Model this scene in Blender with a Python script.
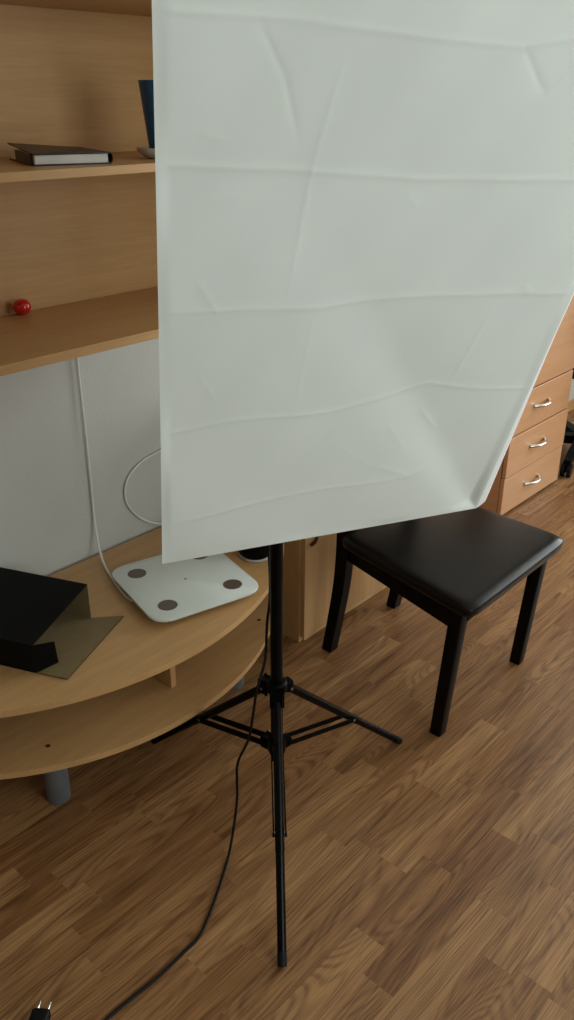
import bpy, bmesh, math, random
import numpy as np
from mathutils import Vector, Matrix

for o in list(bpy.data.objects):
    bpy.data.objects.remove(o, do_unlink=True)
scene = bpy.context.scene
COL = scene.collection
PI = math.pi
random.seed(7)

# ------------------------------------------------------------------ camera
# world: x runs along the furnished wall, y runs into that wall, z is up
PITCH, ROLL, YAW, FPX = math.radians(25.93), math.radians(-0.205), math.radians(42.02), 850.0
fh = Vector((math.cos(YAW), math.sin(YAW), 0)); rt = Vector((math.sin(YAW), -math.cos(YAW), 0)); upv = Vector((0, 0, 1))
fwd = fh * math.cos(PITCH) - upv * math.sin(PITCH)
dwn = -(upv * math.cos(PITCH) + fh * math.sin(PITCH))
cr = rt * math.cos(ROLL) + dwn * math.sin(ROLL)
cd = -rt * math.sin(ROLL) + dwn * math.cos(ROLL)
cam = bpy.data.cameras.new('camera'); camo = bpy.data.objects.new('camera', cam); COL.objects.link(camo)
m = Matrix.Identity(4)
for i in range(3):
    m[i][0] = cr[i]; m[i][1] = -cd[i]; m[i][2] = -fwd[i]
m[0][3], m[1][3], m[2][3] = 0, 0, 1.5
camo.matrix_world = m
cam.sensor_fit = 'VERTICAL'; cam.sensor_height = 36; cam.lens = FPX / 1020 * 36
cam.clip_start = 0.05
scene.camera = camo

# ------------------------------------------------------------------ world, daylight, exposure
scene.view_settings.view_transform = 'Standard'
scene.view_settings.look = 'None'
scene.view_settings.gamma = 1
scene.view_settings.exposure = 0.2
w = bpy.data.worlds.new('world'); scene.world = w; w.use_nodes = True
w.node_tree.nodes['Background'].inputs[0].default_value = (0.80, 0.90, 1.0, 1)
w.node_tree.nodes['Background'].inputs[1].default_value = 1.0

def window_light(name, loc, rot, sx, sy, power, col):
    l = bpy.data.lights.new(name, 'AREA'); l.shape = 'RECTANGLE'; l.size = sx; l.size_y = sy
    l.energy = power; l.color = col
    o = bpy.data.objects.new(name, l); COL.objects.link(o); o.location = loc; o.rotation_euler = rot
    return o
# daylight entering by the two windows
RX0, RX1, RY0, RY1, RZ = -1.7, 4.7, -1.7, 1.77, 2.55
W1 = (-1.2, 1.0, 0.45, 2.25)      # window in the right wall: y0 y1 z0 z1
W2 = (0.1, 1.9, 0.85, 2.25)      # window in the wall behind the camera: x0 x1 z0 z1
window_light('window_daylight', (RX1 + 0.02, (W1[0]+W1[1])/2, (W1[2]+W1[3])/2), (0, PI/2, 0), W1[3]-W1[2]-.1, W1[1]-W1[0]-.1, 64, (0.95, 1.0, 0.97))
window_light('window_daylight', ((W2[0]+W2[1])/2, RY0 - 0.02, (W2[2]+W2[3])/2), (PI/2, 0, 0), W2[1]-W2[0]-.1, W2[3]-W2[2]-.1, 22, (0.92, 1.0, 0.97))

# ------------------------------------------------------------------ helpers
def mat_new(name):
    mt = bpy.data.materials.new(name); mt.use_nodes = True
    return mt, mt.node_tree, mt.node_tree.nodes['Principled BSDF']
def node(nt, t, **kw):
    n = nt.nodes.new(t)
    for k, v in kw.items():
        setattr(n, k, v)
    return n
def plain(name, col, rough=0.5, metal=0.0, spec=0.5, noise=0.06, nscale=40, bump=0.0, coat=0.0, bscale=None):
    mt, nt, b = mat_new(name)
    tc = node(nt, 'ShaderNodeTexCoord')
    nz = node(nt, 'ShaderNodeTexNoise'); nz.inputs['Scale'].default_value = nscale; nz.inputs['Detail'].default_value = 4
    nt.links.new(tc.outputs['Object'], nz.inputs['Vector'])
    r = node(nt, 'ShaderNodeValToRGB')
    r.color_ramp.elements[0].position = 0.3; r.color_ramp.elements[1].position = 0.7
    r.color_ramp.elements[0].color = (*[c * (1 - noise) for c in col], 1)
    r.color_ramp.elements[1].color = (*[min(1, c * (1 + noise)) for c in col], 1)
    nt.links.new(nz.outputs['Fac'], r.inputs['Fac']); nt.links.new(r.outputs['Color'], b.inputs['Base Color'])
    b.inputs['Roughness'].default_value = rough; b.inputs['Metallic'].default_value = metal
    b.inputs['Specular IOR Level'].default_value = spec; b.inputs['Coat Weight'].default_value = coat
    if bump:
        n2 = node(nt, 'ShaderNodeTexNoise'); n2.inputs['Scale'].default_value = bscale or nscale * 4; n2.inputs['Detail'].default_value = 3
        nt.links.new(tc.outputs['Object'], n2.inputs['Vector'])
        bp = node(nt, 'ShaderNodeBump'); bp.inputs['Strength'].default_value = bump; bp.inputs['Distance'].default_value = 0.002
        nt.links.new(n2.outputs['Fac'], bp.inputs['Height']); nt.links.new(bp.outputs['Normal'], b.inputs['Normal'])
    return mt
def wood(name, light, dark, stretch=(2.5, 40, 40), rough=0.42):
    mt, nt, b = mat_new(name)
    tc = node(nt, 'ShaderNodeTexCoord'); mp = node(nt, 'ShaderNodeMapping'); mp.inputs['Scale'].default_value = stretch
    nt.links.new(tc.outputs['Object'], mp.inputs['Vector'])
    nz = node(nt, 'ShaderNodeTexNoise'); nz.inputs['Scale'].default_value = 1; nz.inputs['Detail'].default_value = 5; nz.inputs['Roughness'].default_value = .6; nz.inputs['Distortion'].default_value = .4
    nt.links.new(mp.outputs['Vector'], nz.inputs['Vector'])
    m2 = node(nt, 'ShaderNodeMapping'); m2.inputs['Scale'].default_value = tuple(s * 6 for s in stretch)
    nt.links.new(tc.outputs['Object'], m2.inputs['Vector'])
    n2 = node(nt, 'ShaderNodeTexNoise'); n2.inputs['Scale'].default_value = 1; n2.inputs['Detail'].default_value = 2
    nt.links.new(m2.outputs['Vector'], n2.inputs['Vector'])
    mx = node(nt, 'ShaderNodeMath', operation='MULTIPLY_ADD'); mx.inputs[1].default_value = .35
    nt.links.new(n2.outputs['Fac'], mx.inputs[0])
    m3 = node(nt, 'ShaderNodeMath', operation='MULTIPLY'); m3.inputs[1].default_value = .65
    nt.links.new(nz.outputs['Fac'], m3.inputs[0]); nt.links.new(m3.outputs[0], mx.inputs[2])
    r = node(nt, 'ShaderNodeValToRGB'); r.color_ramp.elements[0].position = .36; r.color_ramp.elements[1].position = .62
    r.color_ramp.elements[0].color = (*dark, 1); r.color_ramp.elements[1].color = (*light, 1)
    nt.links.new(mx.outputs[0], r.inputs['Fac']); nt.links.new(r.outputs['Color'], b.inputs['Base Color'])
    b.inputs['Roughness'].default_value = rough
    return mt
def laminate(name):
    mt, nt, b = mat_new(name)
    geo = node(nt, 'ShaderNodeNewGeometry'); oi = node(nt, 'ShaderNodeObjectInfo')
    rsum = node(nt, 'ShaderNodeMath', operation='ADD'); nt.links.new(oi.outputs['Random'], rsum.inputs[0]); nt.links.new(geo.outputs['Random Per Island'], rsum.inputs[1])
    rf = node(nt, 'ShaderNodeMath', operation='FRACT'); nt.links.new(rsum.outputs[0], rf.inputs[0])
    wn = node(nt, 'ShaderNodeTexWhiteNoise', noise_dimensions='1D'); nt.links.new(rf.outputs[0], wn.inputs['W'])
    off = node(nt, 'ShaderNodeVectorMath', operation='SCALE'); off.inputs['Scale'].default_value = 23.0; nt.links.new(wn.outputs['Color'], off.inputs[0])
    pos = node(nt, 'ShaderNodeVectorMath', operation='ADD'); nt.links.new(geo.outputs['Position'], pos.inputs[0]); nt.links.new(off.outputs[0], pos.inputs[1])
    # broad figure: contour lines of a stretched noise give cathedral grain
    mp = node(nt, 'ShaderNodeMapping'); mp.inputs['Scale'].default_value = (1.5, 11, 1); nt.links.new(pos.outputs[0], mp.inputs['Vector'])
    nz = node(nt, 'ShaderNodeTexNoise'); nz.inputs['Scale'].default_value = 1; nz.inputs['Detail'].default_value = .6; nz.inputs['Distortion'].default_value = .25; nt.links.new(mp.outputs[0], nz.inputs['Vector'])
    k = node(nt, 'ShaderNodeMath', operation='MULTIPLY'); k.inputs[1].default_value = 28; nt.links.new(nz.outputs['Fac'], k.inputs[0])
    fr = node(nt, 'ShaderNodeMath', operation='FRACT'); nt.links.new(k.outputs[0], fr.inputs[0])
    ring = node(nt, 'ShaderNodeValToRGB'); ring.color_ramp.interpolation = 'EASE'
    ring.color_ramp.elements[0].position = 0; ring.color_ramp.elements[1].position = 1
    ring.color_ramp.elements[0].color = (0.1,)*3 + (1,); ring.color_ramp.elements[1].color = (0.1,)*3 + (1,)
    e = ring.color_ramp.elements.new(.30); e.color = (0.9,)*3 + (1,)
    e = ring.color_ramp.elements.new(.55); e.color = (1.0,)*3 + (1,)
    nt.links.new(fr.outputs[0], ring.inputs['Fac'])
    # the rings show on some strips and fade out on others
    mp4 = node(nt, 'ShaderNodeMapping'); mp4.inputs['Scale'].default_value = (2.4, 9, 1); mp4.inputs['Location'].default_value = (5, 3, 0); nt.links.new(pos.outputs[0], mp4.inputs['Vector'])
    n4 = node(nt, 'ShaderNodeTexNoise'); n4.inputs['Scale'].default_value = 1; n4.inputs['Detail'].default_value = 2; nt.links.new(mp4.outputs[0], n4.inputs['Vector'])
    rs = node(nt, 'ShaderNodeMapRange'); rs.inputs['From Min'].default_value = .40; rs.inputs['From Max'].default_value = .60; rs.inputs['To Min'].default_value = .04; rs.inputs['To Max'].default_value = .46
    nt.links.new(n4.outputs['Fac'], rs.inputs['Value'])
    # straight pores and streaks
    mp2 = node(nt, 'ShaderNodeMapping'); mp2.inputs['Scale'].default_value = (9, 380, 1); nt.links.new(pos.outputs[0], mp2.inputs['Vector'])
    n2 = node(nt, 'ShaderNodeTexNoise'); n2.inputs['Scale'].default_value = 1; n2.inputs['Detail'].default_value = 3; nt.links.new(mp2.outputs[0], n2.inputs['Vector'])
    mp3 = node(nt, 'ShaderNodeMapping'); mp3.inputs['Scale'].default_value = (2.5, 38, 1); nt.links.new(pos.outputs[0], mp3.inputs['Vector'])
    n3 = node(nt, 'ShaderNodeTexNoise'); n3.inputs['Scale'].default_value = 1; n3.inputs['Detail'].default_value = 3; nt.links.new(mp3.outputs[0], n3.inputs['Vector'])
    st1 = node(nt, 'ShaderNodeMath', operation='MULTIPLY_ADD'); st1.inputs[1].default_value = .55; nt.links.new(n2.outputs['Fac'], st1.inputs[0])
    st0 = node(nt, 'ShaderNodeMath', operation='MULTIPLY'); st0.inputs[1].default_value = .45; nt.links.new(n3.outputs['Fac'], st0.inputs[0]); nt.links.new(st0.outputs[0], st1.inputs[2])
    st2 = node(nt, 'ShaderNodeMapRange'); st2.inputs['From Min'].default_value = .38; st2.inputs['From Max'].default_value = .63; nt.links.new(st1.outputs[0], st2.inputs['Value'])
    mixv = node(nt, 'ShaderNodeMix', data_type='FLOAT'); nt.links.new(rs.outputs[0], mixv.inputs[0]); nt.links.new(st2.outputs[0], mixv.inputs[2]); nt.links.new(ring.outputs['Color'], mixv.inputs[3])
    r = node(nt, 'ShaderNodeValToRGB'); r.color_ramp.elements[0].position = .05; r.color_ramp.elements[1].position = .95
    r.color_ramp.elements[0].color = (0.135, 0.057, 0.020, 1); r.color_ramp.elements[1].color = (0.410, 0.220, 0.092, 1)
    nt.links.new(mixv.outputs[0], r.inputs['Fac'])
    # tone of the single strip
    tint = node(nt, 'ShaderNodeValToRGB'); tint.color_ramp.elements[0].color = (0.74, 0.64, 0.54, 1); tint.color_ramp.elements[1].color = (1.14, 1.16, 1.14, 1)
    nt.links.new(wn.outputs['Value'], tint.inputs['Fac'])
    mul = node(nt, 'ShaderNodeVectorMath', operation='MULTIPLY'); nt.links.new(r.outputs['Color'], mul.inputs[0]); nt.links.new(tint.outputs['Color'], mul.inputs[1])
    nt.links.new(mul.outputs[0], b.inputs['Base Color'])
    b.inputs['Roughness'].default_value = .42
    bp = node(nt, 'ShaderNodeBump'); bp.inputs['Strength'].default_value = .08; bp.inputs['Distance'].default_value = .001
    nt.links.new(n2.outputs['Fac'], bp.inputs['Height']); nt.links.new(bp.outputs['Normal'], b.inputs['Normal'])
    return mt
def glass(name):
    mt, nt, b = mat_new(name)
    nt.nodes.remove(b)
    tr = node(nt, 'ShaderNodeBsdfTransparent'); gl = node(nt, 'ShaderNodeBsdfGlossy'); gl.inputs['Roughness'].default_value = .02
    lw = node(nt, 'ShaderNodeFresnel'); mx = node(nt, 'ShaderNodeMixShader')
    nt.links.new(lw.outputs[0], mx.inputs[0]); nt.links.new(tr.outputs[0], mx.inputs[1]); nt.links.new(gl.outputs[0], mx.inputs[2])
    nt.links.new(mx.outputs[0], nt.nodes['Material Output'].inputs['Surface'])
    return mt
def fabric(name, col):
    mt = plain(name, col, rough=.75, spec=.25, noise=.01, nscale=9, bump=.04, bscale=900)
    return mt

def thin_cloth(name, col):
    mt, nt, b = mat_new(name)
    b.inputs['Base Color'].default_value = (*col, 1); b.inputs['Roughness'].default_value = .8
    tc = node(nt, 'ShaderNodeTexCoord'); nz = node(nt, 'ShaderNodeTexNoise'); nz.inputs['Scale'].default_value = 60
    nt.links.new(tc.outputs['Object'], nz.inputs['Vector'])
    bp = node(nt, 'ShaderNodeBump'); bp.inputs['Strength'].default_value = .15; bp.inputs['Distance'].default_value = .002
    nt.links.new(nz.outputs['Fac'], bp.inputs['Height']); nt.links.new(bp.outputs['Normal'], b.inputs['Normal'])
    tl = node(nt, 'ShaderNodeBsdfTranslucent'); tl.inputs['Color'].default_value = (*col, 1)
    mx = node(nt, 'ShaderNodeMixShader'); mx.inputs[0].default_value = .12
    nt.links.new(b.outputs[0], mx.inputs[1]); nt.links.new(tl.outputs[0], mx.inputs[2])
    nt.links.new(mx.outputs[0], nt.nodes['Material Output'].inputs['Surface'])
    return mt

M = dict(
    wall=plain('wall_paint', (0.57, 0.575, 0.54), .8, noise=.02, nscale=6, bump=.35, bscale=160),
    wall2=plain('room_paint', (0.42, 0.40, 0.34), .85, noise=.02, nscale=6),
    ceil=plain('ceiling_paint', (0.75, 0.75, 0.72), .9, noise=.02),
    beech=wood('beech_laminate', (0.58, 0.342, 0.145), (0.51, 0.290, 0.115)),
    beech_v=wood('beech_laminate_upright', (0.57, 0.335, 0.145), (0.48, 0.27, 0.11), (40, 40, 2.5)),
    beech_edge=wood('beech_edge_band', (0.60, 0.38, 0.17), (0.50, 0.30, 0.125)),
    drawer=wood('alder_laminate', (0.62, 0.34, 0.175), (0.56, 0.295, 0.145), (3, 40, 40), .36),
    floor=laminate('oak_strip_laminate'),
    sub=plain('floor_joint', (0.10, 0.055, 0.025), .9),
    grey=plain('grey_leg_paint', (0.17, 0.185, 0.20), .45, metal=.3),
    chrome=plain('brushed_nickel', (0.72, 0.70, 0.66), .25, metal=1, noise=.03),
    bronze=plain('dark_handle', (0.16, 0.13, 0.10), .35, metal=1),
    black=plain('black_powder_coat', (0.002, 0.002, 0.0022), .45, spec=.08),
    tube=plain('black_gloss_tube', (0.002, 0.002, 0.0022), .20, spec=.12),
    rubber=plain('black_rubber', (0.005, 0.005, 0.005), .55, spec=.2),
    steel=plain('steel_rivet', (0.5, 0.5, 0.5), .3, metal=1),
    cloth=fabric('white_diffuser_cloth', (0.81, 0.865, 0.83)),
    band=thin_cloth('daylit_edge_band', (0.93, 0.95, 0.97)),  # white rim, paler and bluer than the front: window daylight put into its colour
    backcloth=plain('black_nylon', (0.012, 0.012, 0.013), .6, bump=.2, bscale=600),
    leather=plain('black_leatherette', (0.006, 0.0045, 0.004), .29, spec=.20, noise=.15, bump=.12, bscale=420),
    espresso=plain('espresso_wood', (0.003, 0.002, 0.0018), .42, spec=.12, noise=.2),
    scale=plain('white_tempered_glass', (0.72, 0.78, 0.74), .12, spec=.5, noise=.01),
    elec=plain('brushed_electrode', (0.20, 0.165, 0.14), .42, metal=.75, noise=.05),
    plas=plain('white_plastic', (0.75, 0.76, 0.72), .4, noise=.02),
    cardblk=plain('black_card', (0.003, 0.003, 0.0032), .55, spec=.12),
    kraft=plain('kraft_card', (0.20, 0.145, 0.065), .75, noise=.06),
    notecov=plain('dark_leather_cover', (0.030, 0.020, 0.016), .42, noise=.2, bump=.2, bscale=500),
    pages=plain('paper_edge', (0.88, 0.86, 0.84), .8),
    red=plain('glossy_red', (0.60, 0.012, 0.012), .22, noise=.05, coat=.4),
    blue=plain('dark_blue_glaze', (0.010, 0.075, 0.17), .35),
    saucer=plain('white_ceramic', (0.62, 0.60, 0.52), .25, noise=.02),
    hole=plain('dark_screw_cap', (0.05, 0.028, 0.015), .6),
    glass=glass('window_glass'),
    shadowgap=plain('cabinet_gap', (0.10, 0.06, 0.03), .8),
    screen=plain('grey_base_ring', (0.42, 0.42, 0.40), .4),
)

WORLD = {}
def finish(name, bm, mat, parent=None, smooth=False):
    """link bm (given in world coordinates) as one mesh object under parent"""
    if parent is not None:
        o0 = WORLD[parent.name]
        bmesh.ops.translate(bm, vec=-o0, verts=bm.verts)
    else:
        o0 = Vector((0, 0, 0))
    bmesh.ops.recalc_face_normals(bm, faces=bm.faces)
    me = bpy.data.meshes.new(name); bm.to_mesh(me); bm.free()
    if smooth:
        me.shade_smooth()
        try: me.set_sharp_from_angle(angle=math.radians(smooth if smooth is not True else 40))
        except Exception: pass
    ob = bpy.data.objects.new(name, me); COL.objects.link(ob)
    me.materials.append(M[mat] if isinstance(mat, str) else mat)
    if parent is not None: ob.parent = parent
    WORLD[ob.name] = o0.copy()
    return ob
def tag(o, label=None, cat=None, group=None, kind=None):
    if label: o['label'] = label
    if cat: o['category'] = cat
    if group: o['group'] = group
    if kind: o['kind'] = kind
    return o
def thing(name, loc, label, cat, group=None):
    o = bpy.data.objects.new(name, None); COL.objects.link(o); o.location = loc; o.empty_display_size = .05
    WORLD[o.name] = Vector(loc)
    return tag(o, label, cat, group)
def B(): return bmesh.new()
def box(bm, x0, x1, y0, y1, z0, z1, bev=0.0, seg=2):
    r = bmesh.ops.create_cube(bm, size=1)
    vs = r['verts']
    for v in vs:
        v.co = Vector(((x0+x1)/2 + v.co.x*(x1-x0), (y0+y1)/2 + v.co.y*(y1-y0), (z0+z1)/2 + v.co.z*(z1-z0)))
    if bev:
        es = list({e for v in vs for e in v.link_edges})
        bmesh.ops.bevel(bm, geom=es, offset=bev, segments=seg, profile=.5, affect='EDGES')
    return bm
def obox(bm, o, ax, ay, az, sx, sy, sz, bev=0.0, seg=2):
    """box centred at o with unit axes"""
    r = bmesh.ops.create_cube(bm, size=1); vs = r['verts']
    o, ax, ay, az = map(Vector, (o, ax, ay, az))
    for v in vs: v.co = o + ax*(v.co.x*sx) + ay*(v.co.y*sy) + az*(v.co.z*sz)
    if bev:
        es = list({e for v in vs for e in v.link_edges})
        bmesh.ops.bevel(bm, geom=es, offset=bev, segments=seg, profile=.5, affect='EDGES')
    return bm
def frame_of(d):
    d = Vector(d).normalized()
    a = Vector((0, 0, 1)) if abs(d.z) < .9 else Vector((1, 0, 0))
    u = d.cross(a).normalized(); return u, d.cross(u).normalized(), d
def tube(bm, pts, r, seg=14, caps=True):
    pts = [Vector(p) for p in pts]; n = len(pts)
    rr = r if isinstance(r, (list, tuple)) else [r]*n
    rings = []; u = None
    for i, p in enumerate(pts):
        d = (pts[min(i+1, n-1)] - pts[max(i-1, 0)]).normalized()
        if u is None: u = frame_of(d)[0]
        u = (u - d*u.dot(d)).normalized(); v = d.cross(u)
        rings.append([bm.verts.new(p + (u*math.cos(t) + v*math.sin(t))*rr[i]) for t in [2*PI*k/seg for k in range(seg)]])
    for a, b in zip(rings[:-1], rings[1:]):
        for k in range(seg): bm.faces.new((a[k], a[(k+1) % seg], b[(k+1) % seg], b[k]))
    if caps:
        bm.faces.new(rings[0][::-1]); bm.faces.new(rings[-1])
    return bm
def spline(pts, n=8):
    P = [Vector(p) for p in pts]; P = [P[0]*2-P[1]] + P + [P[-1]*2-P[-2]]; out = []
    for i in range(1, len(P)-2):
        for k in range(n):
            t = k/n; a, b, c, d = P[i-1], P[i], P[i+1], P[i+2]
            out.append(.5*((2*b) + (c-a)*t + (2*a-5*b+4*c-d)*t*t + (3*b-a-3*c+d)*t**3))
    out.append(P[-2]); return out
def lathe(bm, c, prof, seg=32):
    """prof = [(r, z)...] about a vertical axis at c"""
    c = Vector(c); rings = []
    for r, z in prof:
        if r < 1e-6: rings.append([bm.verts.new(c + Vector((0, 0, z)))])
        else: rings.append([bm.verts.new(c + Vector((r*math.cos(2*PI*k/seg), r*math.sin(2*PI*k/seg), z))) for k in range(seg)])
    for a, b in zip(rings[:-1], rings[1:]):
        for k in range(seg):
            l = (k+1) % seg
            if len(a) == 1 and len(b) == 1: continue
            if len(a) == 1: bm.faces.new((a[0], b[l], b[k]))
            elif len(b) == 1: bm.faces.new((a[k], a[l], b[0]))
            else: bm.faces.new((a[k], a[l], b[l], b[k]))
    if len(rings[0]) > 1: bm.faces.new(rings[0][::-1])
    if len(rings[-1]) > 1: bm.faces.new(rings[-1])
    return bm
def prism(bm, poly, z0, z1, bev=0.0):
    a = [bm.verts.new((x, y, z0)) for x, y in poly]; b = [bm.verts.new((x, y, z1)) for x, y in poly]
    f0 = bm.faces.new(a[::-1]); f1 = bm.faces.new(b); n = len(poly)
    for k in range(n): bm.faces.new((a[k], a[(k+1) % n], b[(k+1) % n], b[k]))
    if bev:
        es = [e for e in f1.edges] + [e for e in f0.edges]
        bmesh.ops.bevel(bm, geom=es, offset=bev, segments=2, profile=.5, affect='EDGES')
    return bm
def rrect(cx, cy, sx, sy, r, ang, n=8):
    out = []; ca, sa = math.cos(ang), math.sin(ang)
    for qx, qy, a0 in ((1, 1, 0), (-1, 1, PI/2), (-1, -1, PI), (1, -1, 1.5*PI)):
        for k in range(n+1):
            a = a0 + PI/2*k/n
            x = qx*(sx/2-r) + r*math.cos(a); y = qy*(sy/2-r) + r*math.sin(a)
            out.append((cx + ca*x - sa*y, cy + sa*x + ca*y))
    return out

# ------------------------------------------------------------------ the room
fl = finish('floor', box(B(), RX0, RX1, RY0, RY1, -.06, -.0085), 'sub'); tag(fl, kind='structure')
PW = 0.0713; Y0 = .393
VX0, VX1, VY0, VY1 = .15, 3.95, .10, 1.77
fixed = {0: [1.08], 1: [1.187], 2: [.893, 1.374], 3: [1.205, 1.516], 4: [1.45], 5: [1.143], 6: [1.47], 9: [1.67, 1.81], 8: [2.0]}
rest = B(); plank_mesh = None; npl = 0
def plank_bm(L, Wd):
    b = B(); box(b, 0, L, 0, Wd, -.008, 0)
    return b
pm = bpy.data.meshes.new('floor_plank')
b0 = B(); box(b0, 0, 1, 0, 1, -.008, 0); bmesh.ops.recalc_face_normals(b0, faces=b0.faces); b0.to_mesh(pm); b0.free(); pm.materials.append(M['floor'])
k0 = int(math.floor((RY0 - Y0)/PW)); k1 = int(math.ceil((RY1 - Y0)/PW))
GAP = .00008
for k in range(k0, k1):
    ya, yb = max(Y0 + k*PW, RY0), min(Y0 + (k+1)*PW, RY1)
    cuts = sorted(fixed.get(k, []))
    if not cuts: cuts = [random.uniform(.6, .9)]
    x = cuts[0]
    while x > RX0: x -= random.choice([.24, .31, .36, .42, .48]); cuts.insert(0, x)
    x = cuts[-1]
    while x < RX1: x += random.choice([.24, .31, .36, .42, .48]); cuts.append(x)
    for xa, xb in zip(cuts[:-1], cuts[1:]):
        xa, xb = max(xa, RX0), min(xb, RX1)
        if xb - xa < .01: continue
        inside = xb > VX0 and xa < VX1 and yb > VY0 and ya < VY1
        # keep only strips the frame can show
        if inside:
            mx_, my_ = (xa+xb)/2, (ya+yb)/2
            d = Vector((mx_, my_, -1.5)); z = d.dot(fwd)
            u = FPX*d.dot(cr)/z; v = FPX*d.dot(cd)/z
            inside = abs(u) < 287 + 130 and abs(v) < 510 + 110
        if inside and npl < 298:
            ob = bpy.data.objects.new('floor_plank', pm); COL.objects.link(ob)
            ob.location = (xa + GAP, ya + GAP, 0); ob.scale = (xb - xa - 2*GAP, yb - ya - 2*GAP, 1); ob.parent = fl; npl += 1
        else:
            box(rest, xa + GAP, xb - GAP, ya + GAP, yb - GAP, -.008, 0)
ro = finish('plank_field', rest, 'floor', fl); ro['kind'] = 'stuff'
print('planks', npl)

tag(finish('wall_back', box(B(), RX0-.1, RX1+.1, RY1, RY1+.12, -.06, RZ), 'wall'), kind='structure')
tag(finish('wall_left', box(B(), RX0-.12, RX0, RY0, RY1, -.06, RZ), 'wall2'), kind='structure')
b = B()
box(b, RX1, RX1+.12, RY0, W1[0], -.06, RZ); box(b, RX1, RX1+.12, W1[1], RY1, -.06, RZ)
box(b, RX1, RX1+.12, W1[0], W1[1], -.06, W1[2]); box(b, RX1, RX1+.12, W1[0], W1[1], W1[3], RZ)
tag(finish('wall_right', b, 'wall2'), kind='structure')
b = B()
box(b, RX0-.1, W2[0], RY0-.12, RY0, -.06, RZ); box(b, W2[1], RX1+.1, RY0-.12, RY0, -.06, RZ)
box(b, W2[0], W2[1], RY0-.12, RY0, -.06, W2[2]); box(b, W2[0], W2[1], RY0-.12, RY0, W2[3], RZ)
tag(finish('wall_front', b, 'wall2'), kind='structure')
tag(finish('ceiling', box(B(), RX0-.1, RX1+.1, RY0-.1, RY1+.1, RZ, RZ+.1), 'ceil'), kind='structure')
tag(finish('baseboard_back', box(B(), RX0, RX1, RY1-.014, RY1-.0005, .0005, .06, .003), 'beech'), kind='structure')
# windows: frame with mullion and two panes
def window(name, axis, a0, a1, z0, z1, pos):
    r = bpy.data.objects.new(name, None); COL.objects.link(r); r['kind'] = 'structure'
    r.location = (pos+.06, (a0+a1)/2, z0) if axis == 'x' else ((a0+a1)/2, pos-.06, z0); WORLD[r.name] = r.location.copy()
    def bx(bm, p0, p1, q0, q1, d0, d1):
        if axis == 'x': box(bm, pos+.06+d0, pos+.06+d1, p0, p1, q0, q1)
        else: box(bm, p0, p1, pos-.06-d1, pos-.06-d0, q0, q1)
    bm = B(); e = .001; t = .05; mid = (a0+a1)/2
    bx(bm, a0+e, a1-e, z0+e, z0+t, -.02, .03); bx(bm, a0+e, a1-e, z1-t, z1-e, -.02, .03)
    bx(bm, a0+e, a0+t, z0+t, z1-t, -.02, .03); bx(bm, a1-t, a1-e, z0+t, z1-t, -.02, .03); bx(bm, mid-t/2, mid+t/2, z0+t, z1-t, -.02, .03)
    finish('window_frame', bm, 'plas', r)
    for p0, p1 in ((a0+t, mid-t/2), (mid+t/2, a1-t)):
        bm = B(); bx(bm, p0, p1, z0+t, z1-t, .002, .006); finish('pane', bm, 'glass', r)
window('window_1', 'x', W1[0], W1[1], W1[2], W1[3], RX1)
window('window_2', 'y', W2[0], W2[1], W2[2], W2[3], RY0)

# ------------------------------------------------------------------ bow-front stand
TZ = .37
def bow(cx, cy, R, x0, x1, yb, n=40):
    pts = [(x1, yb), (x0, yb)]
    for k in range(n+1):
        x = x0 + (x1-x0)*k/n
        pts.append((x, cy - math.sqrt(max(R*R - (x-cx)**2, 0))))
    return pts
ts = thing('television_stand', (1.06, 1.5, 0), 'beech television stand with a curved bow front and a lower shelf', 'stand')
top = finish('tabletop', prism(B(), bow(1.058, 1.98, .755, .50, 1.616, 1.752), TZ-.016, TZ, .0015), 'beech', ts, 30)
low = finish('lower_shelf', prism(B(), bow(1.06, 1.930, .69, .51, 1.61, 1.752), .169, .185, .0015), 'beech', ts, 30)
finish('divider', box(B(), 1.069, 1.085, 1.345, 1.752, .1852, TZ-.0162, .0008), 'beech_v', ts)
for x in (.53, 1.575):
    finish('end_panel', box(B(), x-.008, x+.008, 1.50, 1.752, .1852, TZ-.0162, .0008), 'beech_v', ts)
for x, y in ((.768, 1.418), (1.352, 1.418), (.72, 1.68), (1.40, 1.68)):
    lg = finish('leg', lathe(B(), (x, y, 0), [(.0, .0005), (.026, .0005), (.028, .004), (.028, .15), (.038, .151), (.038, .1685), (0, .1685)], 28), 'grey', ts, 35)
def onplane(u, v, z):
    d = (cr*(u-287) + cd*(v-510) + fwd*FPX); s = (z-1.5)/d.z; return Vector((0, 0, 1.5)) + d*s
for u, v in ((48, 746), (259, 620)):
    p = onplane(u, v, .185)
    finish('screw_cap', lathe(B(), (p.x, p.y, .1851), [(0, 0), (.0055, 0), (.005, .0012), (0, .0012)], 14), 'hole', ts)

# ------------------------------------------------------------------ wall-hung open shelves
sh = thing('wall_shelf', (.9, 1.75, 1.036), 'beech wall shelf unit with open compartments hung above the curved stand', 'shelf')
SX0, SX1, SYF, SYB = .15, 1.66, 1.40, 1.752
finish('back_panel', box(B(), SX0, SX1, SYB+.0005, SYB+.012, 1.037, 2.02), 'beech', sh)
for z, t in ((1.056, .019), (1.382, .0165), (1.683, .018), (2.02, .018)):
    finish('shelf_board', box(B(), SX0+.0185, SX1-.0185, SYF, SYB, z-t, z, .001), 'beech', sh)
for x in (SX0, SX1-.018):
    finish('side_panel', box(B(), x, x+.018, SYF, SYB, 1.037, 2.02, .001), 'beech_v', sh)

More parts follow.
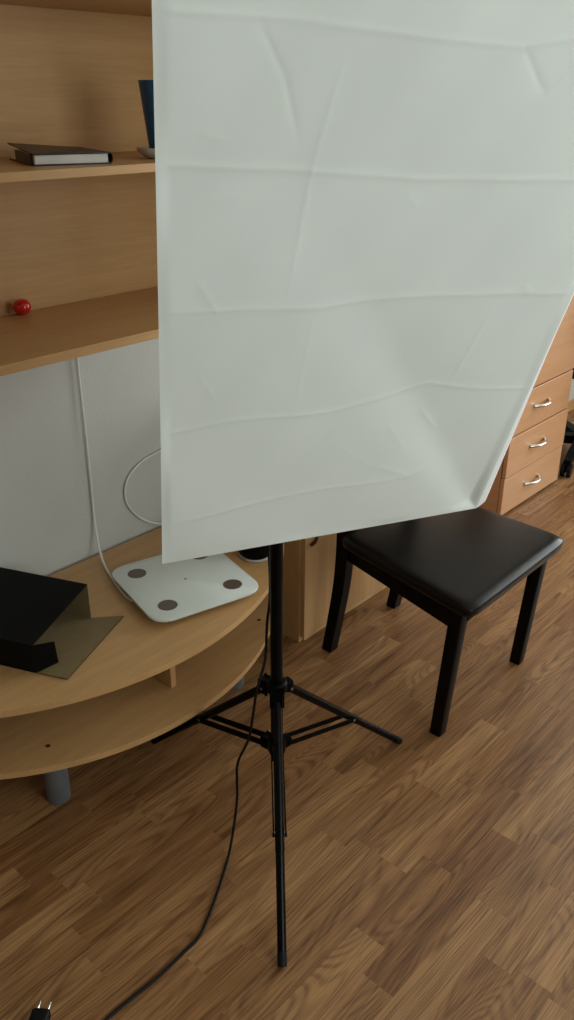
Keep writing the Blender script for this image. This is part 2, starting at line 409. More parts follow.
# ------------------------------------------------------------------ low cabinet beside the stand
def bow_handle(c, axis, half, proj, r, mat, parent):
    """arched pull: axis 'x' lies level, 'z' stands upright; it bulges towards -y"""
    pts = []
    for k in range(17):
        t = -1 + 2*k/16
        q = Vector(c) + (Vector((t*half, 0, 0)) if axis == 'x' else Vector((0, 0, t*half)))
        q.y -= proj*(1 - t*t)**.75; pts.append(q)
    rr = [r*(1.35 - .35*(1-abs(-1+2*k/16))) for k in range(17)]
    return finish('handle', tube(B(), pts, rr, 10), mat, parent, True)
cb = thing('cupboard', (2.1, 1.58, 0), 'beech two-door cupboard standing right behind the black dining chair', 'cabinet')
X0, X1 = 1.63, 2.56
b = B(); box(b, X0, X0+.018, 1.418, 1.752, .0005, .742); box(b, X1-.018, X1, 1.418, 1.752, .0005, .742)
box(b, X0+.018, X1-.018, 1.44, 1.752, .05, .068); box(b, X0+.018, X1-.018, 1.742, 1.752, .068, .742)
finish('body', b, 'beech_v', cb)
finish('plinth', box(B(), X0+.0185, X1-.0185, 1.412, 1.43, .0005, .022), 'beech_edge', cb)
finish('top_board', box(B(), X0-.004, X1+.004, 1.395, 1.752, .7425, .762, .002), 'beech', cb)
xm = (X0+X1)/2
for x0, x1, hx in ((X0+.002, xm-.0015, X0+.028), (xm+.0015, X1-.002, X1-.028)):
    d = finish('door', box(B(), x0, x1, 1.399, 1.4165, .024, .740, .0015), 'beech_v', cb)
    bow_handle((hx, 1.3985, .390), 'z', .055, .024, .0048, 'bronze', d)

# ------------------------------------------------------------------ drawer unit
dr = thing('drawer_unit', (3.05, 1.56, 0), 'alder drawer unit with three stacked drawers and arched nickel pulls', 'cabinet')
D0, D1, DF = 2.80, 3.295, 1.39
b = B(); box(b, D0, D0+.018, DF+.019, 1.752, .0005, 1.06); box(b, D1-.018, D1, DF+.019, 1.752, .0005, 1.06)
box(b, D0+.018, D1-.018, 1.742, 1.752, .0005, 1.06); box(b, D0+.018, D1-.018, DF+.03, 1.742, .004, .02); box(b, D0+.018, D1-.018, DF+.03, 1.742, .498, .514)
finish('body', b, 'drawer', dr)
finish('top_board', box(B(), D0-.006, D1+.006, DF-.006, 1.752, 1.0605, 1.08, .002), 'drawer', dr)
for z0, z1, y in ((.010, .168, 0), (.172, .334, -.002), (.338, .500, .003)):
    f = finish('drawer', box(B(), D0+.001, D1-.001, DF+y, DF+y+.017, z0, z1, .002), 'drawer', dr)
    bow_handle(((D0+D1)/2 - .012, DF+y-.0005, (z0+z1)/2 + .005), 'x', .058, .028, .0055, 'chrome', f)
f = finish('door', box(B(), D0+.001, D1-.001, DF, DF+.017, .508, 1.056, .002), 'drawer', dr)
bow_handle((D0+.05, DF-.0005, .92), 'z', .058, .028, .0055, 'chrome', f)

# ------------------------------------------------------------------ dining chair
ch = thing('dining_chair', (1.77, 1.08, 0), 'dark espresso dining chair with a padded black leatherette seat', 'chair')
SEAT = .436
for x in (1.568, 1.990):
    b = B(); r = .018
    a = [(x-r+.003, .866+.003), (x+r-.003, .866+.003), (x+r-.003, .866+2*r-.003), (x-r+.003, .866+2*r-.003)]
    box(b, x-r, x+r, .862, .862+2*r, .0005, SEAT-.0375)
    for v in b.verts:
        if v.co.z < .1:
            v.co.x = x + (v.co.x-x)*.88; v.co.y = .862 + (v.co.y-.862)*.9
        else:
            v.co.x += .014; v.co.y -= .022
    bmesh.ops.bevel(b, geom=list(b.edges), offset=.003, segments=2, profile=.5, affect='EDGES')
    finish('leg', b, 'espresso', ch, 30)
for x in (1.668, 1.996):
    # rear leg runs up into the back post; it kicks out at the foot
    cl = [(1.328, .0005), (1.308, .12), (1.288, .26), (1.282, .40), (1.288, .52), (1.308, .70), (1.338, .90)]
    b = B(); rings = []
    pts = spline([(x, y, z) for y, z in cl], 5)
    for p in pts:
        s = .0165 + .003*min(1, p.z/.3)
        rings.append([b.verts.new((p.x+dx*.0165, p.y+dy*s, p.z)) for dx, dy in ((-1, -1), (1, -1), (1, 1), (-1, 1))])
    for A, C_ in zip(rings[:-1], rings[1:]):
        for k in range(4): b.faces.new((A[k], A[(k+1) % 4], C_[(k+1) % 4], C_[k]))
    b.faces.new(rings[0][::-1]); b.faces.new(rings[-1])
    finish('leg', b, 'espresso', ch, 30)
# aprons between the legs
for nm, a in (('front', (1.590, 1.990, .840, .856)), ('back', (1.686, 1.978, 1.274, 1.292))):
    finish('apron', box(B(), a[0], a[1], a[2], a[3], SEAT-(.085 if nm == 'front' else .105), SEAT-.0375, .002), 'espresso', ch)
for xa, xb in ((1.578, 1.668), (1.996, 1.998)):
    b = B(); s = .010
    vs = [b.verts.new((x+dx, y, z)) for x, y in ((xa, .880), (xb, 1.262)) for dx, z in ((-s, SEAT-.105), (s, SEAT-.105), (s, SEAT-.0375), (-s, SEAT-.0375))]
    for f in ((0, 1, 2, 3), (7, 6, 5, 4), (0, 4, 5, 1), (1, 5, 6, 2), (2, 6, 7, 3), (3, 7, 4, 0)): b.faces.new([vs[i] for i in f])
    finish('apron', b, 'espresso', ch)
# padded seat: crowned cushion, wider at the front
b = B(); NX, NY = 28, 28; grid = []
fx0, fx1, rx0, rx1, ya, yb = 1.526, 2.026, 1.610, 2.046, .800, 1.262
def seat_pt(u, v, zt):
    y = ya + (yb-ya)*v; x0 = fx0 + (rx0-fx0)*v; x1 = fx1 + (rx1-fx1)*v
    # round the plan corners (superellipse)
    a, c = 2*u-1, 2*v-1; n = 16
    k = max(abs(a), abs(c)); s = k/((abs(a)**n + abs(c)**n)**(1/n)) if k > 0 else 1
    a, c = a*s, c*s
    y = ya + (yb-ya)*(c+1)/2; t = (y-ya)/(yb-ya)
    x0 = fx0 + (rx0-fx0)*t; x1 = fx1 + (rx1-fx1)*t
    return Vector((x0 + (x1-x0)*(a+1)/2, y, zt))
def crown(u, v):
    a, c = 2*u-1, 2*v-1
    e = max(abs(a), abs(c))
    h = .008*(1-a*a)*(1-c*c)
    drop = .010*max(0, (e-.91)/.09)**2.2
    return h - drop
ss = [0.5 - .5*math.cos(PI*i/NX) for i in range(NX+1)]
for j in range(NY+1):
    grid.append([b.verts.new(seat_pt(ss[i], ss[j], SEAT - .004 + crown(ss[i], ss[j]))) for i in range(NX+1)])
for j in range(NY):
    for i in range(NX): b.faces.new((grid[j][i], grid[j][i+1], grid[j+1][i+1], grid[j+1][i]))
rim = [grid[0][i] for i in range(NX)] + [grid[j][NX] for j in range(NY)] + [grid[NY][NX-i] for i in range(NX)] + [grid[NY-j][0] for j in range(NY)]
cen = Vector(((fx0+fx1)/2, (ya+yb)/2, 0)); prev = rim
for dz, inset in ((.0, -.001), (.012, .001), (.015, .006)):
    ring = []
    for v in rim:
        d = Vector((v.co.x-cen.x, v.co.y-cen.y, 0)); d.normalize()
        q = v.co - d*inset; q.z = SEAT - .022 - dz
        ring.append(b.verts.new(q))
    for k in range(len(rim)): b.faces.new((prev[k], ring[k], ring[(k+1) % len(rim)], prev[(k+1) % len(rim)]))
    prev = ring
b.faces.new(prev)
finish('seat', b, 'leather', ch, 60)
# padded back between the posts
b = B(); box(b, 1.687, 1.977, 1.296, 1.318, .56, .86, .008, 3)
for v in b.verts: v.co.y += (v.co.z-.56)*.11
finish('backrest', b, 'leather', ch, 40)

# ------------------------------------------------------------------ swivel chair by the drawers
oc = thing('swivel_chair', (3.66, 1.455, 0), 'black swivel chair on a castor base just past the drawer unit', 'chair')
cx, cy = 3.66, 1.455
finish('column', lathe(B(), (cx, cy, 0), [(0, .07), (.03, .07), (.03, .22), (.018, .225), (.018, .40), (0, .40)], 20), 'black', oc, 35)
finish('base_hub', lathe(B(), (cx, cy, 0), [(0, .055), (.045, .055), (.05, .065), (.045, .10), (.031, .11), (.031, .1105), (0, .1105)], 20), 'black', oc, 35)
for k in range(5):
    a = math.radians(193 + 72*k); d = Vector((math.cos(a), math.sin(a), 0)); s = Vector((-d.y, d.x, 0))
    b = B(); o = Vector((cx, cy, 0))
    vs = []
    for r, hw, z0, z1 in ((.045, .024, .058, .098), (.20, .020, .060, .090), (.31, .015, .062, .080)):
        vs.append([b.verts.new(o + d*r + s*q*hw + Vector((0, 0, z))) for q, z in ((-1, z0), (1, z0), (1, z1), (-1, z1))])
    for A, C_ in zip(vs[:-1], vs[1:]):
        for i in range(4): b.faces.new((A[i], A[(i+1) % 4], C_[(i+1) % 4], C_[i]))
    b.faces.new(vs[0][::-1]); b.faces.new(vs[-1])
    l = finish('base_arm', b, 'black', oc)
    b = B(); c = o + d*.295
    for q in (-1, 1):
        tube(b, [c + s*(q*.006) + Vector((0, 0, .0305)), c + s*(q*.022) + Vector((0, 0, .0305))], .03, 18)
    tube(b, [c + s*-.007 + Vector((0, 0, .0305)), c + s*.007 + Vector((0, 0, .0305))], .012, 10)
    tube(b, [c + Vector((0, 0, .035)), c + Vector((0, 0, .064))], .005, 8)
    finish('castor', b, 'rubber', l, 35)
finish('seat', box(B(), cx-.23, cx+.23, cy-.23, cy+.21, .41, .48, .03, 4), 'backcloth', oc, 40)
b = B(); box(b, cx-.21, cx+.21, cy-.25, cy-.20, .60, 1.02, .022, 4); finish('backrest', b, 'backcloth', oc, 40)
finish('back_bracket', tube(B(), spline([(cx, cy-.10, .405), (cx, cy-.26, .40), (cx, cy-.275, .50), (cx, cy-.252, .72)], 6), .014, 10), 'black', oc, True)

# ------------------------------------------------------------------ light stand
LC = Vector((1.082, 1.003, 0)); HZ, LZ = .365, .205
st = thing('light_stand', LC, 'black tripod light stand with braced legs holding the white softbox', 'tripod')
finish('lower_tube', tube(B(), [LC + Vector((0, 0, .165)), LC + Vector((0, 0, .98))], .0135, 20), 'tube', st, 35)
finish('upper_tube', tube(B(), [LC + Vector((0, 0, .98)), LC + Vector((0, 0, 1.47))], .0105, 18), 'tube', st, 35)
finish('clamp', tube(B(), [LC + Vector((0, 0, .955)), LC + Vector((0, 0, 1.005))], .019, 20), 'black', st, 35)
hub = finish('upper_collar', lathe(B(), LC, [(.0137, HZ-.014), (.020, HZ-.014), (.023, HZ-.010), (.023, HZ+.008), (.019, HZ+.012), (.0137, HZ+.012)], 24), 'black', st, 35)
lowc = finish('lower_collar', lathe(B(), LC, [(.0137, LZ-.022), (.018, LZ-.022), (.020, LZ-.016), (.020, LZ+.012), (.0137, LZ+.014)], 24), 'black', st, 35)
feet = [(0.8, 0.729), (1.465, 0.931), (1.043, 1.395)]
for fx, fy in feet:
    d = Vector((fx-LC.x, fy-LC.y, 0)); R_ = d.length; d.normalize(); s = Vector((-d.y, d.x, 0))
    b = B(); obox(b, LC + d*.030 + Vector((0, 0, HZ-.012)), d, s, (0, 0, 1), .018, .023, .028, .004)
    kn = finish('hinge_lug', b, 'black', hub, 30)
    for q in (-1, 1):
        finish('rivet', tube(B(), [LC + d*.033 + s*(q*.0113) + Vector((0, 0, HZ-.018)), LC + d*.033 + s*(q*.0128) + Vector((0, 0, HZ-.018))], .0032, 10), 'steel', hub, 30)
    A = LC + d*.033 + Vector((0, 0, HZ-.020)); Bp = LC + d*(R_-.004) + Vector((0, 0, .0125))
    lg = finish('leg', tube(B(), [A, A + (Bp-A)*.60, A + (Bp-A)*.602, Bp], [.0098, .0098, .0090, .0090], 14), 'tube', st, 35)
    ax = (Bp-A).normalized()
    finish('foot', tube(B(), [Bp - ax*.016, Bp + ax*.010], .0093, 14), 'rubber', lg, 35)
    J = A + (Bp-A)*.53
    finish('rivet', tube(B(), [J - s*.0142, J + s*.0142], .0036, 10), 'steel', lg, 30)
    b = B(); obox(b, LC + d*.024 + Vector((0, 0, LZ-.005)), d, s, (0, 0, 1), .022, .022, .024, .003); finish('lug', b, 'black', lowc, 30)
    sr = None
    for q in (-1, 1):
        P0 = LC + d*.030 + s*(q*.0125) + Vector((0, 0, LZ-.005)); P1 = J + s*(q*.0124)
        dd = (P1-P0).normalized(); b = B()
        obox(b, (P0+P1)/2, dd, s, dd.cross(s), (P1-P0).length + .010, .0030, .0125, .001)
        finish('strut', b, 'black', st)

# ------------------------------------------------------------------ softbox
SA = Vector((0.6171, 0.7776, 0.95)); SE = Vector((0.8915, -0.4530, 0)).normalized()
TILT = math.radians(20); SH = Vector((-0.4530, -0.8915, 0)).normalized()
SU = Vector((0, 0, 1))*math.cos(TILT) + SH*math.sin(TILT); SN = SE.cross(SU).normalized()
if SN.dot(SA - Vector((0, 0, 1.5))) > 0: SN = -SN
SW, SHH = .500, .700
ctr = SA + SE*.25 + SU*.35
sb = thing('softbox', ctr - SN*.50, 'large white rectangular softbox with a creased cloth front on the tripod', 'softbox')
NXc, NYc = 230, 320
S, T = np.meshgrid(np.linspace(0, 1, NXc+1), np.linspace(0, 1, NYc+1))
t = T*SHH
sl = .0005 - .024*t/.656 + .001*np.sin(PI*T); sr_ = .494 + .010*t/.355*(t < 5) + 0*t
sr_ = .483 + .018*np.minimum(t, .7)/.36
s = sl + (sr_-sl)*S
t = t - .008*(1-T)
disp = np.zeros_like(s)
def seg_field(pts):
    """distance and signed side to a polyline in (s,t)"""
    best = np.full(s.shape, 9.0); side = np.zeros(s.shape); along = np.zeros(s.shape); acc = 0
    tot = sum(math.hypot(b_[0]-a_[0], b_[1]-a_[1]) for a_, b_ in zip(pts[:-1], pts[1:]))
    for a_, b_ in zip(pts[:-1], pts[1:]):
        dx, dy = b_[0]-a_[0], b_[1]-a_[1]; L = math.hypot(dx, dy)
        q = np.clip(((s-a_[0])*dx + (t-a_[1])*dy)/(L*L), 0, 1)
        ex, ey = s-a_[0]-q*dx, t-a_[1]-q*dy
        d_ = np.hypot(ex, ey); m_ = d_ < best
        sd = np.sign(dx*(t-a_[1]) - dy*(s-a_[0]))
        best = np.where(m_, d_, best); side = np.where(m_, sd, side); along = np.where(m_, (acc + q*L)/tot, along); acc += L
    return best, side, along
def crease(pts, amp, sig, fade=.06, skew=0.0):
    global disp
    d_, sd, al = seg_field(pts)
    f_ = np.clip(al/fade, 0, 1)*np.clip((1-al)/fade, 0, 1) if fade else 1
    disp = disp + amp*f_*np.exp(-d_/sig) + (skew*f_*sd*np.exp(-(d_/(sig*5))) if skew else 0)
HC = [[(-.017, .650), (.101, .646), (.216, .637), (.323, .630), (.42, .645), (.51, .640)],
      [(-.014, .527), (.12, .518), (.251, .506), (.44, .501), (.51, .503)],
      [(-.005, .376), (.08, .374), (.165, .367), (.261, .371), (.40, .366), (.51, .358)],
      [(-.001, .214), (.075, .225), (.203, .218), (.269, .227), (.336, .240), (.42, .222), (.502, .215)],
      [(.004, .066), (.09, .078), (.183, .087), (.300, .086), (.347, .086), (.388, .107)]]
for i, p in enumerate(HC): crease(p, (.0010 if i % 2 else .0009), .0024, .02 if i < 4 else .1, .0)
# panels between the fold lines lean a little, in turn forward and back
lev = np.array([0, .08, .222, .368, .51, .64, .70]); hv = np.array([0, .0014, -.0005, .0016, -.0004, .0015, 0])
disp = disp + np.interp(t, lev, hv)
# upright fold lines and slack wrinkles
for p, a_ in (([(.150, .632), (.133, .517), (.125, .37)], .0013), ([(.395, .36), (.365, .23)], .0012), ([(.16, .37), (.155, .22)], .0007),
              ([(.060, .655), (.095, .60), (.12, .535)], -.0014), ([(.325, .632), (.355, .60), (.37, .585)], -.0022), ([(.43, .65), (.37, .59), (.33, .565)], .0018),
              ([(.02, .555), (.05, .545)], .0010), ([(.03, .49), (.065, .498)], .0010), ([(.02, .42), (.05, .37), (.01, .35)], .0010),
              ([(.335, .200), (.375, .155)], .0012), ([(.29, .185), (.33, .13)], .0008), ([(.28, .12), (.34, .088), (.37, .10)], .0012),
              ([(.10, .32), (.14, .24)], .0005), ([(.03, .30), (.06, .25)], .0007), ([(.24, .49), (.26, .475)], .0010),
              ([(.20, .18), (.30, .10)], .0005), ([(.06, .16), (.12, .21)], .0006), ([(.17, .13), (.23, .20)], .0005),
              ([(.42, .375), (.43, .37), (.44, .362)], .0012), ([(.02, .01), (.06, .06)], .0012), ([(.19, .53), (.24, .55)], .0006)):
    crease(p, a_*.55, .0030, .25)
# the long slack fold from the upper left down to the lower right corner
d_, sd, al = seg_field([(.064, .640), (.119, .524), (.259, .330), (.372, .163), (.478, .006)])
wd = .022 + .03*np.clip(t/.5, 0, 1)
left = np.where(sd > 0, 1.0, 0.0)
amp = .0085*np.clip(1.25 - t/.62, 0, 1)
right_side = np.exp(-(d_/(wd*2.6))**1.5); left_side = np.exp(-(d_/(wd*1.3))**2)
DIAG = -1.0
disp = disp + DIAG*amp*np.where(sd < 0, left_side, right_side)
disp = disp + .0012*np.sin(s*23 + t*9)*np.sin(t*15 + 1) + .0006*np.sin(s*61 - t*40)
edge = np.clip(np.minimum(np.minimum(S, 1-S)*SW, np.minimum(T, 1-T)*SHH)/.014, 0, 1); edge = edge*edge*(3-2*edge)
disp = disp*edge + .0*(edge-1)
O_ = np.array(SA); Ee, Uu, Nn = np.array(SE), np.array(SU), np.array(SN)
V_ = O_ + s[..., None]*Ee + t[..., None]*Uu + disp[..., None]*Nn
base = np.array(WORLD[sb.name])
me = bpy.data.meshes.new('front_cloth')
idx = np.arange((NXc+1)*(NYc+1)).reshape(NYc+1, NXc+1)
fc = np.stack([idx[:-1, :-1], idx[:-1, 1:], idx[1:, 1:], idx[1:, :-1]], -1).reshape(-1, 4)
me.from_pydata((V_.reshape(-1, 3) - base).tolist(), [], fc.tolist()); me.materials.append(M['cloth']); me.shade_smooth(); me.update()
fo = bpy.data.objects.new('front_cloth', me); COL.objects.link(fo); fo.parent = sb; WORLD[fo.name] = Vector(base)
fo['label'] = 'creased white cloth front'
# rolled edge band: it turns outward and back round the four sides
def P3(a_, b_, c_): return SA + SE*a_ + SU*b_ + SN*c_
per = [(j, i) for j, i in [(0, i) for i in range(0, NXc, 5)] + [(j, NXc) for j in range(0, NYc, 5)] + [(NYc, i) for i in range(NXc, 0, -5)] + [(j, 0) for j in range(NYc, 0, -5)]]
b = B(); rows = []
for fr_, back in ((0, 0), (.40, .0028), (.80, .0062), (1.0, .0085), (.97, .019), (.80, .030)):
    ring = []
    for j, i in per:
        a_, b_, c_ = s[j, i], t[j, i], disp[j, i]
        ox = (1 if i == NXc else -1 if i == 0 else 0); oy = (1 if j == NYc else -1 if j == 0 else 0)
        wr = .0200 - .0105*min(1, max(0, b_)/.30)          # the band is widest at the lower right corner
        ex = ox*fr_*wr if ox == 1 else -ox*back*.55
        ring.append(b.verts.new(P3(a_ + ex, b_ - oy*back*.35, c_ - back)))
    rows.append(ring)
for A, C_ in zip(rows[:-1], rows[1:]):
    n = len(A)
    for k in range(n): b.faces.new((A[k], A[(k+1) % n], C_[(k+1) % n], C_[k]))
finish('edge_band', b, 'band', sb, 70)
# black tapering shell, one panel a side, to the ring at the lamp
DEP = .40; apex = ctr - SN*DEP; rc = [(.016, .008), (.484, .008), (.502, .692), (-.008, .692)]
ringp = lambda a: apex + (SE*math.cos(a) + SU*math.sin(a))*.062
cA = [P3(a_, b_, -.030) for a_, b_ in rc]; angs = [-.75*PI, -.25*PI, .25*PI, .75*PI]
for k in range(4):
    A0, A1 = cA[k], cA[(k+1) % 4]; a0, a1 = angs[k], angs[(k+1) % 4]
    if a1 < a0: a1 += 2*PI
    b = B(); rows = []
    for j in range(13):
        q = j/12; row = []
        for i in range(11):
            p = i/10
            e0 = A0.lerp(A1, p); e1 = ringp(a0 + (a1-a0)*p)
            pt = e0.lerp(e1, q)
            pt = pt + (pt - (ctr - SN*(DEP*q))).normalized()*(.035*math.sin(PI*q)*q*(1-.3*math.sin(PI*p)))
            row.append(b.verts.new(pt))
        rows.append(row)
    for A, C_ in zip(rows[:-1], rows[1:]):
        for i in range(10): b.faces.new((A[i], A[i+1], C_[i+1], C_[i]))
    finish('shell_panel', b, 'backcloth', sb, 70)
finish('ring', tube(B(), [apex + SN*.006, apex - SN*.014], .068, 28), 'black', sb, 35)
finish('lamp_holder', tube(B(), [apex - SN*.0145, apex - SN*.03, apex - SN*.09, apex - SN*.12], [.045, .04, .036, .026], 24), 'black', sb, 35)
hb = apex - SN*.075
tp = LC + Vector((0, 0, 1.472))
b = B(); tube(b, [tp + Vector((0, 0, .001)), tp + Vector((0, 0, .045))], .016, 16); finish('spigot', b, 'black', sb, 35)
b = B(); mid = tp + Vector((0, 0, .03)); q = (hb - mid); obox(b, (hb+mid)/2, q.normalized(), *frame_of(q)[:2], q.length, .022, .022, .003)
br = finish('tilt_bracket', b, 'black', sb, 30)
finish('knob', tube(B(), [mid + SE*.017, mid + SE*.03, mid + SE*.05], [.006, .014, .014], 14), 'black', br, 35)

# ------------------------------------------------------------------ power cord with plug
def onvert(u, v, rad):
    d = (cr*(u-287) + cd*(v-510) + fwd*FPX); h = math.hypot(d.x, d.y); return Vector((0, 0, 1.5)) + d*(rad/h)
cord = [apex - SN*.1215, apex - SN*.16 + Vector((0, 0, -.04)), Vector((1.10, 1.06, 1.25)), Vector((1.085, 1.045, .95)), onvert(270, 575, 1.505), onvert(267, 625, 1.495), onvert(265, 660, 1.470),
        onvert(257, 690, 1.445), onvert(253, 715, 1.445), onvert(249, 738, 1.445), onvert(238, 762, 1.442), onvert(237, 780, 1.435), onvert(237, 800, 1.42), onvert(233, 832, 1.38)]
for u, v in ((227, 862), (215, 900), (200, 935), (183, 953), (160, 975), (133, 997), (108, 1018)):
    p = onplane(u, v, .0035); cord.append(p)
plug_d = Vector((.78, .62, 0)).normalized(); pc = Vector((.4376, .9838, .0155))
rear = pc - plug_d*.046
cord += [Vector((.455, .885, .0035)), Vector((.405, .892, .0035)), rear - plug_d*.03 + Vector((.004, -.012, -.008)), rear]
pcd = thing('power_cord', (LC.x-.1, LC.y-.05, 0), 'black power cord trailing from the tripod across the floor to a plug', 'cord')
finish('cable', tube(B(), spline(cord, 8), .0031, 8), 'rubber', pcd, True)
b = B(); sd_ = Vector((-plug_d.y, plug_d.x, 0))
obox(b, pc - plug_d*.018, plug_d, sd_, (0, 0, 1), .035, .034, .024, .006, 3); tube(b, [pc - plug_d*.036, pc - plug_d*.052], [.008, .0045], 12)
pl = finish('plug', b, 'rubber', pcd, 40)
for q in (-1, 1):
    a_ = pc + sd_*(q*.0095)
    finish('pin', tube(B(), [a_ - plug_d*.004, a_ + plug_d*.0165, a_ + plug_d*.0185], [.0022, .0022, .0014], 10), 'chrome', pl, 35)

# ------------------------------------------------------------------ bathroom scale
SC = Vector((1.2140, 1.4450, TZ)); ANG = math.radians(-14.8)
bs = thing('bathroom_scale', SC, 'white glass bathroom scale with four round metal contacts on the stand', 'scale')
finish('glass_plate', prism(B(), rrect(SC.x, SC.y, .297, .297, .042, ANG), TZ+.018, TZ+.025, .002), 'scale', bs, 30)
finish('body', prism(B(), rrect(SC.x, SC.y, .272, .272, .034, ANG), TZ+.0085, TZ+.0178, .002), 'plas', bs, 30)
ca, sa = math.cos(ANG), math.sin(ANG)
for i, j in ((-1, 1), (-1, -1), (1, -1), (1, 1)):
    x, y = .090*i, .090*j; p = (SC.x + ca*x - sa*y, SC.y + sa*x + ca*y)
    finish('electrode', lathe(B(), (p[0], p[1], TZ+.0251), [(0, 0), (.0240, 0), (.0240, .0006), (.0230, .001), (0, .001)], 32), 'elec', bs)
    finish('foot', lathe(B(), (p[0], p[1], TZ+.0003), [(0, 0), (.014, 0), (.016, .008), (0, .008)], 20), 'rubber', bs)
finish('logo', lathe(B(), (SC.x+.002, SC.y-.002, TZ+.0251), [(0, 0), (.0035, 0), (.0035, .0003), (0, .0003)], 16), 'elec', bs)

# ------------------------------------------------------------------ black carton lying open
bf, bb = Vector((.7547, 1.4129, 0)), Vector((.9651, 1.5023, 0))
du = (bb-bf).normalized(); wid = (bb-bf).length; dvn = Vector((-du.y, du.x, 0)); LEN = .245
cx_ = thing('carton', (.80, 1.55, TZ), 'black cardboard box lying on the stand with its kraft flap open', 'box')
hf, hk = .072, .096; th = .0018; z0 = TZ + .0006
def slab(name, c4, nrm, mat_out, mat_in=None):
    """thin board over four corner points, thickness th along nrm (outer side first)"""
    nrm = Vector(nrm).normalized(); b = B()
    a_ = [b.verts.new(Vector(p)) for p in c4]; c_ = [b.verts.new(Vector(p) - nrm*th) for p in c4]
    b.faces.new(a_); fi = b.faces.new(c_[::-1])
    for k in range(4): b.faces.new((a_[k], c_[k], c_[(k+1) % 4], a_[(k+1) % 4]))
    if mat_in: fi.material_index = 1
    o = finish(name, b, mat_out, cx_)
    if mat_in: o.data.materials.append(M[mat_in])
    return o
Zv = lambda p, z: Vector((p.x, p.y, z))
F0, F1 = bf, bf + dvn*LEN; K0, K1 = bb, bb + dvn*LEN
slab('top_panel', [Zv(F0, z0+hf), Zv(K0, z0+hk), Zv(K1, z0+hk), Zv(F1, z0+hf)], (0, 0, 1), 'cardblk', 'kraft')
slab('bottom_panel', [Zv(F0, z0), Zv(K0, z0), Zv(K1, z0), Zv(F1, z0)], (0, 0, -1), 'cardblk', 'kraft')
slab('side_panel', [Zv(F0, z0), Zv(F1, z0), Zv(F1, z0+hf), Zv(F0, z0+hf)], -du, 'cardblk', 'kraft')
slab('side_panel', [Zv(K0, z0), Zv(K1, z0), Zv(K1, z0+hk), Zv(K0, z0+hk)], du, 'cardblk', 'kraft')
slab('end_panel', [Zv(F1, z0), Zv(K1, z0), Zv(K1, z0+hk), Zv(F1, z0+hf)], dvn, 'cardblk', 'kraft')
slab('flap', [Zv(bf, z0+.0005), bf - dvn*.076 + du*.004 + Vector((0, 0, z0+.001)), bb - dvn*.072 + du*.03 + Vector((0, 0, z0+.001)), bb + du*.024 + dvn*.03 + Vector((0, 0, z0+.001))][0:1] +
     [bf - dvn*.078 + du*.002 + Vector((0, 0, z0+.001)), bb - dvn*.070 + du*.034 + Vector((0, 0, z0+.001)), Zv(bb, z0+.0005)], (0, 0, -1), 'cardblk', 'kraft')
tdir = Vector((.88, -.48, 0)).normalized()
slab('tuck_tab', [Zv(bf, z0), Zv(bf + tdir*.050, z0+.017), Zv(bf + tdir*.047, z0+hf), Zv(bf, z0+hf)], (-.48, -.88, 0), 'cardblk', 'cardblk')

# ------------------------------------------------------------------ black round container
cp = thing('round_container', (1.458, 1.428, TZ), 'round black container with a pale ring at its foot beside the scale', 'container')
finish('body', lathe(B(), (1.458, 1.428, TZ), [(0, .008), (.040, .008), (.046, .014), (.048, .03), (.048, .10), (.046, .104), (.043, .104), (.043, .02), (0, .02)], 36), 'black', cp, 40)
finish('foot_ring', lathe(B(), (1.458, 1.428, TZ), [(0, .0004), (.041, .0004), (.044, .004), (.041, .0078), (0, .0078)], 36), 'screen', cp, 40)

# ------------------------------------------------------------------ white cables on the wall
r_ = .0032
p = [(1.178, 1.744, 1.030), (1.177, 1.7605, .92), (1.178, 1.7605, .735), (1.178, 1.7605, .57), (1.174, 1.755, .455)] + [tuple(onplane(u, v, TZ+z_)) for u, v, z_ in ((102, 559, .012), (114, 581, .0052), (129, 599, .0046))] + [(1.092, 1.475, TZ+.0046)]
p = [Vector(q) for q in p]
o = finish('white_cable', tube(B(), spline(p, 8), r_, 8), 'plas', None, True); tag(o, 'white cable hanging down the wall from the shelf to the scale', 'cable')
p = [(1.54, 1.758, .63), (1.49, 1.7605, .630), (1.424, 1.7625, .600), (1.358, 1.7625, .588), (1.310, 1.7625, .562), (1.288, 1.7625, .524), (1.292, 1.7625, .475), (1.328, 1.7600, .422), (1.38, 1.750, .387), (1.44, 1.730, .3760), (1.52, 1.70, TZ+.0050)]
o = finish('white_cable', tube(B(), spline([Vector(q) for q in p], 8), .0030, 8), 'plas', None, True); tag(o, 'white cable curling in a loop against the wall behind the softbox', 'cable')

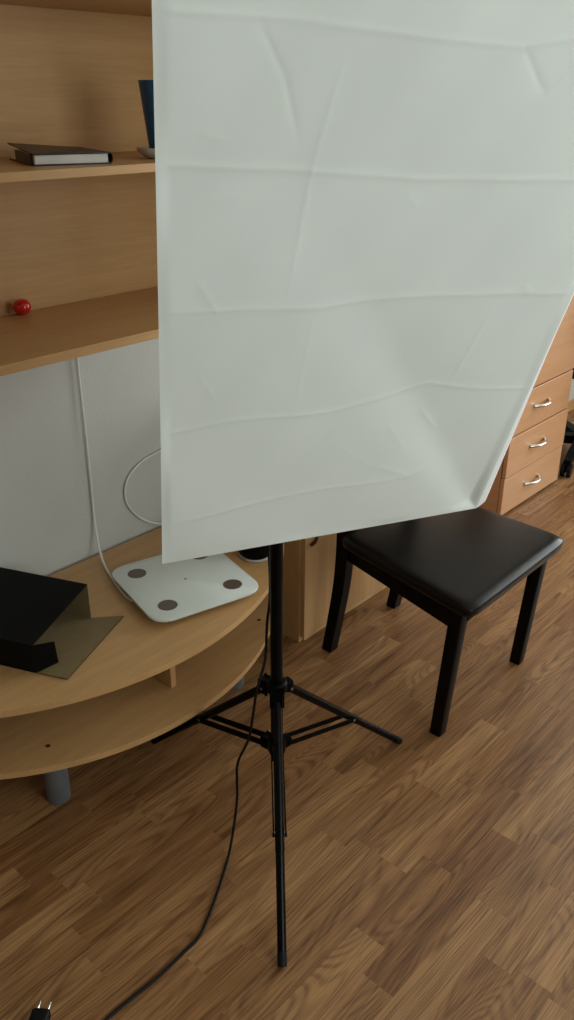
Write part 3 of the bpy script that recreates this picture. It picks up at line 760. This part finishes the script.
# ------------------------------------------------------------------ things on the shelves
SZ = 1.3822
nb = thing('notebook', (1.02, 1.56, SZ), 'dark brown notebook lying on the shelf with its cover lifted', 'notebook')
P0 = Vector((.945, 1.485, SZ)); nd = Vector((math.cos(math.radians(-19)), math.sin(math.radians(-19)), 0)); ne = Vector((-nd.y, nd.x, 0))
def nbox(name, a0, a1, b0, b1, z0, z1, mat, bev, lift=0):
    b = B(); obox(b, P0 + nd*((a0+a1)/2) + ne*((b0+b1)/2) + Vector((0, 0, (z0+z1)/2)), nd, ne, (0, 0, 1), a1-a0, b1-b0, z1-z0)
    bmesh.ops.subdivide_edges(b, edges=list(b.edges), cuts=5, use_grid_fill=True)
    if lift:
        for v in b.verts:
            q = (v.co - P0); a_ = q.dot(nd)/(a1-a0); b_ = q.dot(ne)/(b1-b0); v.co.z += lift*max(0, 1-a_)**1.6*max(0, b_)**1.0 + .0015*math.sin(3*a_)
    return finish(name, b, mat, nb, 30)
nbox('back_cover', 0, .148, 0, .205, .0002, .0028, 'notecov', 0)
nbox('pages', .003, .143, .004, .201, .0029, .0185, 'pages', 0)
nbox('front_cover', 0, .148, 0, .205, .0187, .0213, 'notecov', 0, .011)
b = B(); rows = []
for k in range(9):
    a = -PI/2 + PI*k/8
    rows.append([b.verts.new(P0 + nd*(.1445 + .0075*math.cos(a)) + ne*q + Vector((0, 0, .01075 + .0105*math.sin(a)))) for q in (0, .205)])
for A, C_ in zip(rows[:-1], rows[1:]): b.faces.new((A[0], A[1], C_[1], C_[0]))
finish('spine', b, 'notecov', nb, 60)
b = B(); obox(b, P0 - nd*.0016 + ne*.075 + Vector((0, 0, .0112)), nd, ne, (0, 0, 1), .003, .120, .0215, .0008); finish('strap', b, 'notecov', nb)

rb = thing('red_ornament', (1.022, 1.724, 1.056), 'small glossy red round ornament on the bottom shelf', 'ornament')
finish('ball', lathe(B(), (1.022, 1.724, 1.0563), [(0, 0), (.008, .0006), (.0150, .005), (.0200, .0140), (.0205, .0190), (.0185, .0270), (.0130, .0325), (.0070, .0345), (.0025, .0338), (0, .0332)], 32), 'red', rb, True)
finish('stalk', tube(B(), [(1.022, 1.724, 1.0894), (1.0225, 1.724, 1.0905)], .0012, 8), 'hole', rb, True)

dp = onplane(157, 158, 1.384); dp = Vector((1.270, 1.500, 1.3822))
sc_ = finish('saucer', lathe(B(), dp, [(0, .0), (.032, .0), (.042, .004), (.053, .014), (.056, .021), (.054, .0212), (.049, .014), (.038, .0055), (0, .004)], 40), 'saucer', None, True)
tag(sc_, 'small white ceramic saucer under the dark blue pot', 'saucer')
pt = finish('flower_pot', lathe(B(), dp + Vector((0, 0, .0053)), [(0, 0), (.022, 0), (.028, .004), (.0425, .135), (.0435, .142), (.0405, .142), (.039, .134), (.027, .008), (0, .008)], 40), 'blue', None, 40)
tag(pt, 'tall dark blue tapered pot standing in a white saucer on the shelf', 'pot')
